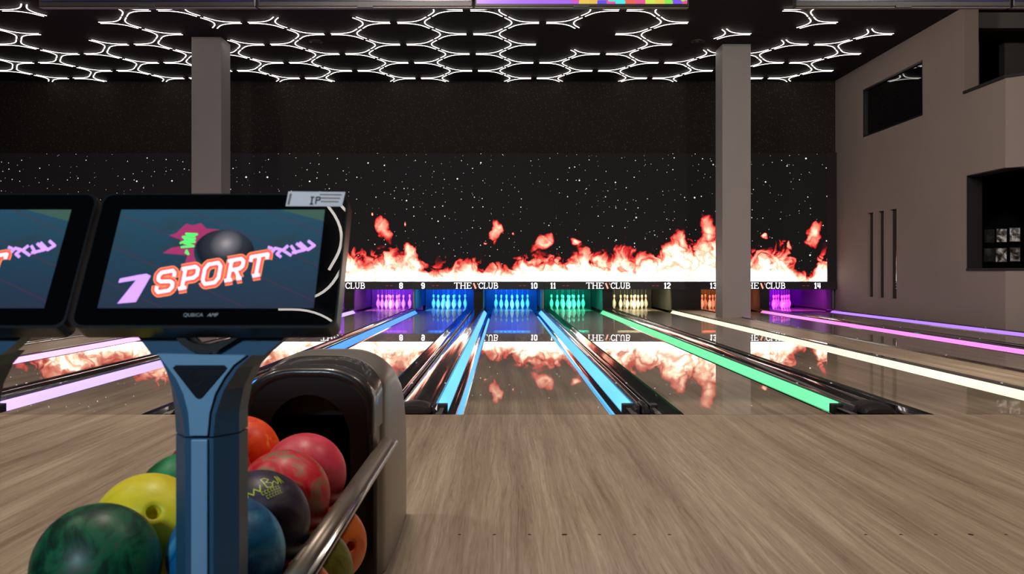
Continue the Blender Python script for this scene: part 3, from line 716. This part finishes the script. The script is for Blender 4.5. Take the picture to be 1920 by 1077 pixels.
# rack rails (local x = X-BX)
for sg, nm in ((1, 'rack_rail'), (-1, 'rack_rail')):
    bm = BM(); tube(bm, [(sg*.229, -1.27, .456), (sg*.229, .14, .456)], .026, 20, 1.0); link(nm, bm, M_TAUPE, BR, smooth=True)
    bm = BM(); tube(bm, [(sg*.257, -1.27, .462), (sg*.257, .16, .462)], .0085, 12); link('trim_rod', bm, M_CHROME, BR, smooth=True)
for X_ in (-.807, -.629, -.609, -.430):
    bm = BM(); tube(bm, [(X_-BX, -1.27, .4395 if X_ < -.62 else .4255), (X_-BX, .16, .4395 if X_ < -.62 else .4255)], .0095, 10); link('ball_runner', bm, M_RACK, BR, smooth=True)
bm = BM()
0 and extrude_profile([(-.215, .44), (-.20, .405), (-.10, .400), (0, .418), (.10, .380), (.20, .385), (.215, .43), (.215, .40), (.20, .36), (-.2, .37), (-.215, .40)], -1.27, .10, bm=bm)
box(bm, -.23, .23, -1.27, -1.24, .40, .425); link('cross_bar', bm, M_RACK, BR)
bm = BM(); extrude_profile([(-.21, .193), (.035, .185), (.16, .188), (.16, .17), (-.21, .17)], -1.27, .14, bm=bm); link('lower_tray', bm, M_RACK, BR)
bm = BM(); box(bm, -.15, .15, -1.22, -1.0, 0, .155, bev=.02); link('front_pedestal', bm, M_BLACK, BR)

# ------------------------------------------------------------------ bowling balls
R = .108
def ball_mat(name, cols, scale=2.2, dist=2.5, seed=0, rough=.46, pos=None):
    s = NT(name); v = s.map(s.obj(), (1/R*.5,)*3, (seed, seed*1.7, seed*.6))
    nz = s.noise(v, scale, 5, .6, dist)
    st = [((pos[i] if pos else .32+.36*i/(len(cols)-1)), c) for i, c in enumerate(cols)]
    return s.bsdf(s.ramp(nz, st), rough, coat=.08, coat_rough=.3, spec=.35)
def ball(X, D, Z, label, mat, hole=None, group='bowling balls on the upper rack'):
    if hole is None:
        bm = BM(); bmesh.ops.create_uvsphere(bm, u_segments=48, v_segments=32, radius=R)
    else:
        hr = .0135; a0 = math.asin(hr/R); prof = [(0, R*math.cos(a0)-.035), (hr*.95, R*math.cos(a0)-.035), (hr, R*math.cos(a0)-.003), (hr*1.08, R*math.cos(a0*1.08))]
        for k in range(1, 33):
            a = a0*1.08+(PI-a0*1.08)*k/32; prof.append((R*math.sin(a) if k < 32 else 0, R*math.cos(a)))
        d = Vector(hole).normalized(); bm = lathe(prof, 48, None, d.to_track_quat('Z', 'Y').to_matrix().to_4x4())
    o = link('bowling_ball', bm, mat, smooth=True, loc=(X, D, Z)); tag(o, label, 'bowling ball', group); return o
G_ = [(.002, .012, .010), (.002, .045, .020), (.004, .11, .042), (.05, .075, .045)]
ball(-.717, 1.552, .516, 'large dark green marbled bowling ball, nearest in the left row', ball_mat('ball_green', G_, 2.2, 2.5, 1))
ball(-.714, 1.768, .520, 'yellow bowling ball with one dark finger hole, left row', ball_mat('ball_yellow', [(.62, .48, .015), (.78, .63, .02), (.85, .70, .04)], 2, 1, 2), hole=(.40, -.75, .50))
ball(-.717, 1.985, .518, 'mid green bowling ball behind the yellow one', ball_mat('ball_midgreen', [(.004, .08, .025), (.012, .18, .06), (.03, .28, .10)], 2, 2, 3))
ball(-.738, 2.20, .516, 'pinkish red bowling ball mostly hidden behind the console post', ball_mat('ball_hidden_red', [(.35, .02, .03), (.5, .05, .06)], 2, 2, 4))
ball(-.722, 2.42, .530, 'bright orange bowling ball with yellow veins beside the return mouth', ball_mat('ball_orange', [(.75, .02, .004), (.92, .07, .008), (.95, .10, .012), (.95, .34, .04)], 2.6, 3, 5, pos=[.3, .45, .6, .66]))
ball(-.520, 1.652, .504, 'blue and teal marbled bowling ball, nearest in right row', ball_mat('ball_blue', [(.001, .03, .12), (.002, .09, .26), (.008, .17, .36), (.09, .33, .50)], 1.7, 2.5, 6))
DK = ball(-.520, 1.868, .504, 'dark purple bowling ball with yellow-green script lettering', ball_mat('ball_dark', [(.010, .007, .010), (.022, .014, .026), (.045, .03, .065), (.07, .06, .055)], 2.0, 2.5, 7))
ball(-.520, 2.084, .504, 'crimson bowling ball with dull olive brown markings', ball_mat('ball_crimson', [(.42, .006, .012), (.56, .015, .022), (.62, .03, .035), (.30, .13, .07)], 1.8, 3.2, 8, pos=[.30, .44, .50, .55]))
ball(-.520, 2.300, .504, 'rose pink bowling ball, farthest in the right row', ball_mat('ball_pink', [(.60, .022, .055), (.74, .05, .095), (.80, .13, .18)], 1.7, 1.5, 9))
gl = 'bowling balls on the lower rack'
ball(-.477, 2.370, .302, 'orange bowling ball with dark finger hole on the lower rack', ball_mat('ball_low_orange', [(.62, .08, .01), (.80, .16, .02), (.85, .22, .03)], 2, 2, 10), hole=(.73, -.66, .14), group=gl)
ball(-.477, 2.152, .302, 'olive green marbled bowling ball on the lower rack', ball_mat('ball_olive', [(.10, .10, .01), (.17, .16, .015), (.24, .22, .03)], 2.2, 3, 11), group=gl)
ball(-.477, 1.935, .302, 'orange bowling ball, nearest on the lower rack', ball_mat('ball_low_orange_near', [(.62, .10, .01), (.75, .16, .02), (.4, .06, .02)], 2, 2.5, 12), group=gl)
# script on the dark ball: strokes wrapped on its surface
M_SCR = plain('script_ink', (.42, .48, .02), .4)
def on_ball(u, v, w):
    # u right, v up in metres on the patch facing the camera and up
    u *= 1.25; v *= 1.25; c = Vector((.10, -.62, .77)).normalized(); ex = Vector((.78, .30, .42)); ex = (ex-c*ex.dot(c)).normalized(); ey = c.cross(ex)*-1
    if ey.z < 0: ey = -ey
    d = c+ex*(u/R)+ey*(v/R); return tuple(d.normalized()*(R+.0006))
def scr(lines, wd): 
    bm = BM()
    for pts in lines:
        # densify for curvature
        P = []
        for a, b in zip(pts, pts[1:]):
            for k in range(4): P.append((a[0]+(b[0]-a[0])*k/4, a[1]+(b[1]-a[1])*k/4))
        P.append(pts[-1]); strokes(bm, [P], wd, on_ball)
    return bm
wave = [(-.055, -.022), (-.048, .004), (-.040, .012), (-.044, -.004), (-.034, .0), (-.030, -.01), (-.024, .004), (-.018, -.006), (-.012, .004), (-.006, -.006), (0, .006)]
rot_ = lambda P, a, dx, dy: [(x*math.cos(a)-y*math.sin(a)+dx, x*math.sin(a)+y*math.cos(a)+dy) for x, y in P]
L = [rot_(wave, .15, .012, .0), rot_([(.006, .018), (.006, -.004), (.016, -.006), (.020, .002), (.010, .007), (.018, .012), (.014, .018), (.006, .018)], .15, .014, .0),
     rot_([(.026, 0), (.032, .005), (.036, -.004), (.040, .0), (.043, .018), (.046, -.004), (.050, .018), (.053, -.004)], .15, .008, .0)]
link('script_lettering', scr(L, .0022), M_SCR, DK)
L = []
for row, (x0, n_) in enumerate(((.006, 7), (.010, 6))):
    for k in range(n_):
        xx = x0+k*.0058; yy = -.016-row*.010
        L += [rot_([(xx, yy+.006), (xx, yy), (xx+.0035, yy)], .15, 0, 0), rot_([(xx, yy+.006), (xx+.0035, yy+.006)], .15, 0, 0)]
link('small_lettering', scr(L, .0011), M_SCR, DK)

# ------------------------------------------------------------------ scoring consoles
K = .78
TILT = math.atan2(.155, .286); MW, MH = .54*K, .325*K
D0, Z0m = 1.78*K, HC-(HC-.922)*K
def px2uv(x, y):
    k = (510-y)/1650; D = (.286/.155*D0-Z0m+HC)/(.286/.155-k); p = 1650/D
    return ((x-944)/p+.609*K, (D-D0)/(.155*K)*MH)
def rrect(w_, h_, r, cx=0, cy=0, n=6):
    P = []
    for qx, qy, a0 in ((w_/2-r, h_/2-r, 0), (-w_/2+r, h_/2-r, PI/2), (-w_/2+r, -h_/2+r, PI), (w_/2-r, -h_/2+r, 1.5*PI)):
        for k in range(n+1): P.append((cx+qx+r*math.cos(a0+k/n*PI/2), cy+qy+r*math.sin(a0+k/n*PI/2)))
    return P
M_CASE = plain('monitor_case', (.012, .012, .013), .28)
s = NT('bezel_glass'); M_BEZ = s.bsdf((.003, .003, .0035), .0, spec=.5, ior=2.1)
s = NT('console_post_blue'); M_POST = s.bsdf(s.mix(s.noise(s.obj(), 60, 3), (.022, .082, .150), (.026, .090, .165)), .40, .1)
s = NT('console_face_blue'); M_POSTL = s.bsdf(s.mix(s.noise(s.obj(), 60, 3), (.17, .33, .48), (.185, .35, .51)), .40, .1)
# picture on the touch screen
def disp_mat():
    s = NT('touch_screen_image'); o = s.obj(); sp = s.n('ShaderNodeSeparateXYZ', ins={0: o}); u, v = sp.outputs[0], sp.outputs[1]
    g = s.math('MULTIPLY', v, 3.97, clamp=True)
    base = s.ramp(g, [(.1, (.012, .020, .05)), (.45, (.010, .045, .085)), (.95, (.018, .085, .14))])
    nz = s.noise(s.map(o, (7, 14, 1)), 1.5, 4, .6, 1.0)
    base = s.mix(s.math('MULTIPLY', s.math('SUBTRACT', nz, .55, clamp=True), 3.0, clamp=True), base, (.03, .035, .012))
    # planks receding
    a = s.math('ADD', s.math('MULTIPLY', v, 2.1), s.math('MULTIPLY', u, 1.0)); fr = s.math('FRACT', s.math('MULTIPLY', a, 7.5))
    ln = s.math('LESS_THAN', fr, .03); base = s.mix(s.math('MULTIPLY', ln, .5), base, (.10, .015, .03))
    gr = s.math('MULTIPLY', s.math('GREATER_THAN', s.math('ADD', s.math('MULTIPLY', u, .3), v), .248), .35)
    base = s.mix(gr, base, (.12, .20, .02))
    return s.bsdf((.006, .008, .012), .35, emis=base, estr=.85)
M_DISP = disp_mat()
M_SW = glow('sport_white', (.78, .80, 1.0), .95); M_SR = glow('sport_red', (.80, .085, .05), .95); M_SO = glow('sport_orange', (.85, .27, .10), .85); M_SL = glow('lilac_text', (.60, .30, .85), .95)
M_SP = glow('splash_pink', (.30, .02, .09), .9); M_SG = glow('green_text', (.08, .72, .14), .9)
s = NT('screen_ball'); o_ = s.obj(); d_ = s.n('ShaderNodeVectorMath', operation='DISTANCE', ins={0: o_, 1: (px2uv(425, 458)[0], px2uv(425, 458)[1], 0)}).outputs['Value']
M_SB = s.bsdf((.01, .01, .01), .2, emis=s.ramp(s.math('MULTIPLY', d_, 18), [(0, (.45, .40, .42)), (.22, (.18, .17, .20)), (.5, (.03, .035, .05)), (.85, (.006, .010, .018)), (1, (.02, .07, .10))]), estr=.9)
BLK = {
 'S': [[(.96, .68), (.96, .86), (.82, 1), (.18, 1), (.04, .86), (.04, .66), (.2, .54), (.8, .46), (.96, .34), (.96, .14), (.82, 0), (.18, 0), (.04, .14), (.04, .32)]],
 'P': [[(.22, 0), (.22, 1)], [(.0, 1), (.8, 1), (.98, .86), (.98, .56), (.8, .44), (.22, .44)], [(0, 0), (.46, 0)]],
 'O': [[(.04, .2), (.04, .8), (.22, 1), (.78, 1), (.96, .8), (.96, .2), (.78, 0), (.22, 0), (.04, .2)]],
 'R': [[(.22, 0), (.22, 1)], [(.0, 1), (.78, 1), (.94, .86), (.94, .62), (.78, .5), (.22, .5)], [(.55, .5), (.86, 0)], [(0, 0), (.44, 0)], [(.7, 0), (1.0, 0)]],
 'T': [[(.02, .76), (.02, 1), (.98, 1), (.98, .76)], [(.5, 0), (.5, 1)], [(.28, 0), (.72, 0)]]}
def text_mesh(fu):
    o = bpy.data.objects.new('tmp', fu); COL.objects.link(o); dg = bpy.context.evaluated_depsgraph_get(); dg.update()
    me = bpy.data.meshes.new_from_object(o.evaluated_get(dg)); bpy.data.objects.remove(o); bpy.data.curves.remove(fu)
    o = bpy.data.objects.new('maker_lettering', me); COL.objects.link(o); return o
def make_console(label, dx):
    """origin: floor under the post"""
    t = thing('scoring_console', label, 'console', ((-.609+dx)*K, 1.90*K, 0), 'scoring consoles')
    # monitor frame of reference: local u (x), v (up the glass), w (out of the glass)
    ct, st = math.cos(TILT), math.sin(TILT)
    def g(u, v, w): return (u, D0-1.90*K+v*st-w*ct, Z0m+v*ct+w*st)
    case = link('monitor_case', prism(rrect(MW, MH, .016, 0, MH/2), lambda u, v, w: (u, v, w-.038), .037), M_CASE, t, loc=g(0, 0, 0), rot=(PI/2-TILT, 0, 0))
    loc, rt = g(0, 0, 0), (PI/2-TILT, 0, 0)
    mon = case
    def mp(name, bm, mat, par=None, sm=False):
        return link(name, bm, mat, par if par else case, sm)
    bz = mp('front_glass', prism(rrect(MW-.008, MH-.008, .017, 0, MH/2), lambda u, v, w: (u, v, w-.001), .0022), M_BEZ)
    # display
    c0 = px2uv(235, 397); 
    ds = link('display', prism([(-.221*K, .043*K), (.221*K, .043*K), (.221*K, .281*K), (-.221*K, .281*K)], lambda u, v, w: (u, v, .0013+w), .0006), M_DISP, t, loc=loc, rot=rt)
    def sub(name, bm, mat): return link(name, bm, mat, ds)
    f = lambda h: (lambda u, v, w: (*px2uv(u, v), h))
    # splash and ball
    P = [(345, 505), (352, 480), (330, 478), (306, 476), (322, 466), (345, 462), (338, 450), (318, 443), (332, 438), (344, 426), (350, 421), (362, 424), (378, 420), (388, 430), (415, 432), (400, 445), (385, 460), (372, 480), (374, 505), (362, 508)]
    sub('pink_splash', prism(P, f(.0022), 0.0) if False else (lambda b: (b.faces.new([b.verts.new(f(.0021)(x, y, 0)) for x, y in P]), b)[1])(BM()), M_SP)
    bb = BM(); bb.faces.new([bb.verts.new(f(.0024)(421+57*math.cos(k/40*2*PI), 475+43*math.sin(k/40*2*PI), 0)) for k in range(40)]); sub('bowling_ball_picture', bb, M_SB)
    sub('green_scribble', strokes(BM(), [[(338, 458), (352, 452), (344, 446), (366, 444), (350, 440), (372, 441)], [(340, 465), (364, 463), (346, 457), (366, 455), (352, 450), (368, 449)], [(350, 470), (354, 478), (348, 474)]], 4.0, f(.0026)), M_SG)
    # SPORT along its rising baseline
    base0, base1 = (292, 551), (505, 514)
    def lt(ch, k):
        x0 = 292+k*43.2; w_ = 32; sl = (514-551)/213
        return [[(x0+a*w_+b*7, 551+sl*(x0+a*w_-292)-b*37) for a, b in ln] for ln in BLK[ch]]
    allL = [ln for k, ch in enumerate('SPORT') for ln in lt(ch, k)]
    sub('sport_edge', strokes(BM(), [(l, None) for l in allL], 19, f(.0028)), M_SO)
    sub('sport_outline', strokes(BM(), [(l, None) for l in allL], 15.5, f(.0030)), M_SR)
    sub('sport_letters', strokes(BM(), [(l, None) for l in allL], 6.5, f(.0033)), M_SW)
    for nm in (): pass
    sub('numeral', (lambda b: (b.faces.new([b.verts.new(f(.0027)(x, y, 0)) for x, y in [(221, 571), (256, 568), (284, 519), (276, 515), (262, 517), (226, 524), (223, 532), (256, 527)]]), b)[1])(BM()), M_SL)
    sub('lilac_letters', strokes(BM(), [[(506, 480), (517, 467), (528, 470), (520, 478), (528, 484)], [(512, 468), (503, 465)], [(547, 481), (531, 471), (541, 462)], [(557, 477), (546, 462)], [(548, 476), (572, 470), (556, 458)], [(562, 456), (578, 470), (590, 462), (578, 453)]], 5.5, f(.0027)), M_SL)
    # maker's mark on the bezel
    fu = bpy.data.curves.new('maker_lettering', 'FONT'); fu.body = 'QUBICA'; fu.size = .0085; fu.extrude = .0001; fo_ = text_mesh(fu)
    fo_.data.materials.append(M_MK); fo_.parent = t; fo_.matrix_local = Matrix.Translation(Vector(g(-.043*K, .024*K, .0016))) @ Matrix.Rotation(PI/2-TILT, 4, 'X'); 
    fu = bpy.data.curves.new('maker_lettering', 'FONT'); fu.body = 'AMF'; fu.size = .0085; fu.extrude = .0001; fu.shear = .3; fo_ = text_mesh(fu)
    fo_.data.materials.append(M_MK2); fo_.parent = t; fo_.matrix_local = Matrix.Translation(Vector(g(.006*K, .024*K, .0016))) @ Matrix.Rotation(PI/2-TILT, 4, 'X')
    # post: faceted column with flaring Y head, in front view (x,z) with depth
    def head(hw_f, y0, y1, mat, name):
        pass
    # outline of the flared head (px on a plane at D 1.86)
    PD = 1.86*K
    def pp(x, y): return ((x-944)*PD/1650+.609*K, HC+(510-y)*PD/1650)
    Lh = [(291, 664), (300, 690), (312, 730), (319, 775), (321, 815)]
    Rh = [(514, 664), (492, 690), (474, 730), (466, 775), (466, 815)]
    PB = PD+.075
    left = [pp(*p) for p in Lh]; right = [((x-944)*PB/1650+.609*K, HC+(510-y)*PD/1650) for x, y in Rh]
    bm = BM(); rings = []
    for (xl, zl), (xr, zr) in zip(left, right):
        z = zl; ch = .03-.018*max(0, min(1, (z-pp(0, 800)[1])/(pp(0, 664)[1]-pp(0, 800)[1])))
        rings.append([bm.verts.new(v) for v in ((xl, .04, z), (xl, -.01, z), (xl+ch, -.05, z), (xr-ch, -.05, z), (xr, -.01, z), (xr, .04, z))])
    # crescent opening: top edge dips in the middle
    for a, b in zip(rings, rings[1:]):
        for k in range(6):
            j = (k+1) % 6; bm.faces.new((a[k], a[j], b[j], b[k]))
    bm.faces.new(rings[0]); bm.faces.new(rings[-1][::-1])
    for v in bm.verts: v.co.y += .0
    hd = link('post_head', bm, M_POST, t)
    for p in hd.data.polygons: p.use_smooth = False
    # column
    xl, z1 = left[-1]; xr, _ = right[-1]; ch = .03
    bm = extrude_profile([(xl, .04), (xl, -.01), (xl+ch, -.05), (xr-ch, -.05), (xr, -.01), (xr, .04)], 0, 1)
    for v in bm.verts: v.co = Vector((v.co.x, v.co.z, z1-.003 if v.co.y > .5 else .02))
    link('post', bm, M_POST, t)
    bm = BM(); box(bm, pp(368, 0)[0], pp(398, 0)[0], -.056, -.049, .02, z1-.004, bev=.002); link('post_stripe', bm, M_POSTL, t)
    # raised pale Y on the head
    Yo = [(306, 661), (322, 682), (340, 706), (354, 735), (363, 770), (366, 812), (398, 812), (402, 770), (412, 735), (428, 706), (446, 682), (470, 664)]
    Yp = [pp(*p) for p in Yo]
    bm = prism(Yp, lambda u, v, w: (u, -.049-w, v), .007); link('pale_y_panel', bm, M_POSTL, t)
    tri = [(341, 682), (430, 682), (435, 687), (388, 742), (383, 744), (378, 742), (335, 687)]
    bm = prism([pp(*p) for p in tri], lambda u, v, w: (u, -.0555-w, v), .003); tr = link('triangle_badge', bm, M_BADGE, t)
    em = BM(); 
    strokes(em, [[pp(378+9*math.cos(a/8*PI*1.5+.6), 700+9*math.sin(a/8*PI*1.5+.6)) for a in range(9)], [pp(392, 708), pp(383, 722), pp(376, 716)], [pp(392, 699), pp(398, 700)]], .002, lambda u, v, w: (u, -.0592, v)); link('emblem', em, M_EMB, tr)
    # dark crescent handle below the monitor and the collar joining it
    cr = [(338, 628), (350, 643), (370, 657), (392, 662), (415, 657), (436, 644), (462, 628), (447, 628), (430, 638), (415, 643), (396, 645), (378, 643), (364, 637), (354, 628)]
    bm = prism([pp(*p) for p in cr], lambda u, v, w: (u, -.058+w, v), .03); link('crescent_rim', bm, M_BLACKM, t)
    for sg_, P_ in ((0, [(250, 604), (266, 632), (284, 655), (291, 665), (403, 665), (385, 655), (370, 645), (352, 626), (345, 604)]), (1, [(554, 604), (538, 632), (512, 655), (499, 665), (403, 665), (420, 655), (436, 645), (454, 626), (462, 604)])):
        b_ = prism([pp(*p) for p in P_], lambda u, v, w: (u, -.045+w, v), .04); link('head_arm', b_, M_POST, t)
    bm = BM(); a_, b_ = pp(262, 628), pp(548, 612)
    hl = [(262, 632), (262, 612), (548, 612), (548, 628), (462, 628), (354, 628)]
    box(bm, a_[0]+.02, b_[0]-.02, .0, .06, pp(0, 616)[1], pp(0, 598)[1]); link('neck_collar', bm, M_BLACK, t)
    bm = BM(); box(bm, xl-.08, xr+.03, -.16, .06, 0, .02, bev=.008); link('base_plate', bm, M_BLACK, t)
    return t, ds, mp
s = NT('badge_black'); M_BADGE = s.bsdf((.004, .006, .010), .3)
M_EMB = plain('badge_emblem', (.012, .02, .03), .25)
M_MK = plain('maker_grey', (.35, .35, .36), .5); M_MK2 = plain('maker_light', (.55, .50, .52), .5)
con, ds, mp = make_console('blue scoring console with black touch monitor in front of ball rack', 0)
con2, _, _ = make_console('blue scoring console cut off by the left edge of the view', -.551)
# sticker on the near console
s = NT('sticker_paper'); M_STK = s.bsdf(s.mix(s.noise(s.obj(), 40, 3), (.92, .80, .78), (.97, .88, .86)), .5)
M_INK = plain('sticker_ink', (.03, .03, .04), .6); M_INKP = plain('sticker_print', (.30, .18, .14), .6)
stk = mp('sticker', (lambda b: prism([px2uv(536, 387.5), px2uv(641, 388), px2uv(648, 361), px2uv(541, 360)], lambda u, v, w: (u, v, .0012+w), .0005, b))(BM()), M_STK)
bm = BM(); f = lambda u, v, w: (*px2uv(u, v), .0019)
strokes(bm, [[(584, 384), (586, 371)], [(581, 384), (588, 384)], [(583, 371), (590, 371)], [(592, 384), (594, 371), (600, 371), (600, 376), (594, 377)]], 2.6, f); lk = link('sticker_lettering', bm, M_INK, stk)
bm = BM()
for k in range(3): strokes(bm, [[(600+k, 366+k*6.5), (641-k*3, 366.5+k*6.5)]], 2.2, f)
strokes(bm, [[(541, 385), (546, 364)]], 4, f); link('print_lines', bm, M_INKP, stk)

# ------------------------------------------------------------------ approach dots
M_DOT = plain('dot_black', (.015, .012, .01), .5)
dots = None
for n in (9, 10, 11, 12):
    for k in range(-3, 4):
        x = LX[n]+k*.1378
        if n == 9 and x < -.45: continue
        if n == 12: continue
        big = k == 0
        o = link('approach_dot', lathe([(0, .0), (.011 if big else .007, .0), (.010 if big else .006, .0008), (0, .0008)], 14), M_DOT, loc=(x, 3.464, 0))
        side = 'centre' if k == 0 else ('%s %s of centre' % (ORD[abs(k)-1], 'left' if k < 0 else 'right'))
        tag(o, '%s black floor dot before lane %s, %s' % ('larger' if big else 'small', NM[n], side), 'floor dot', 'guide dots on the approach')
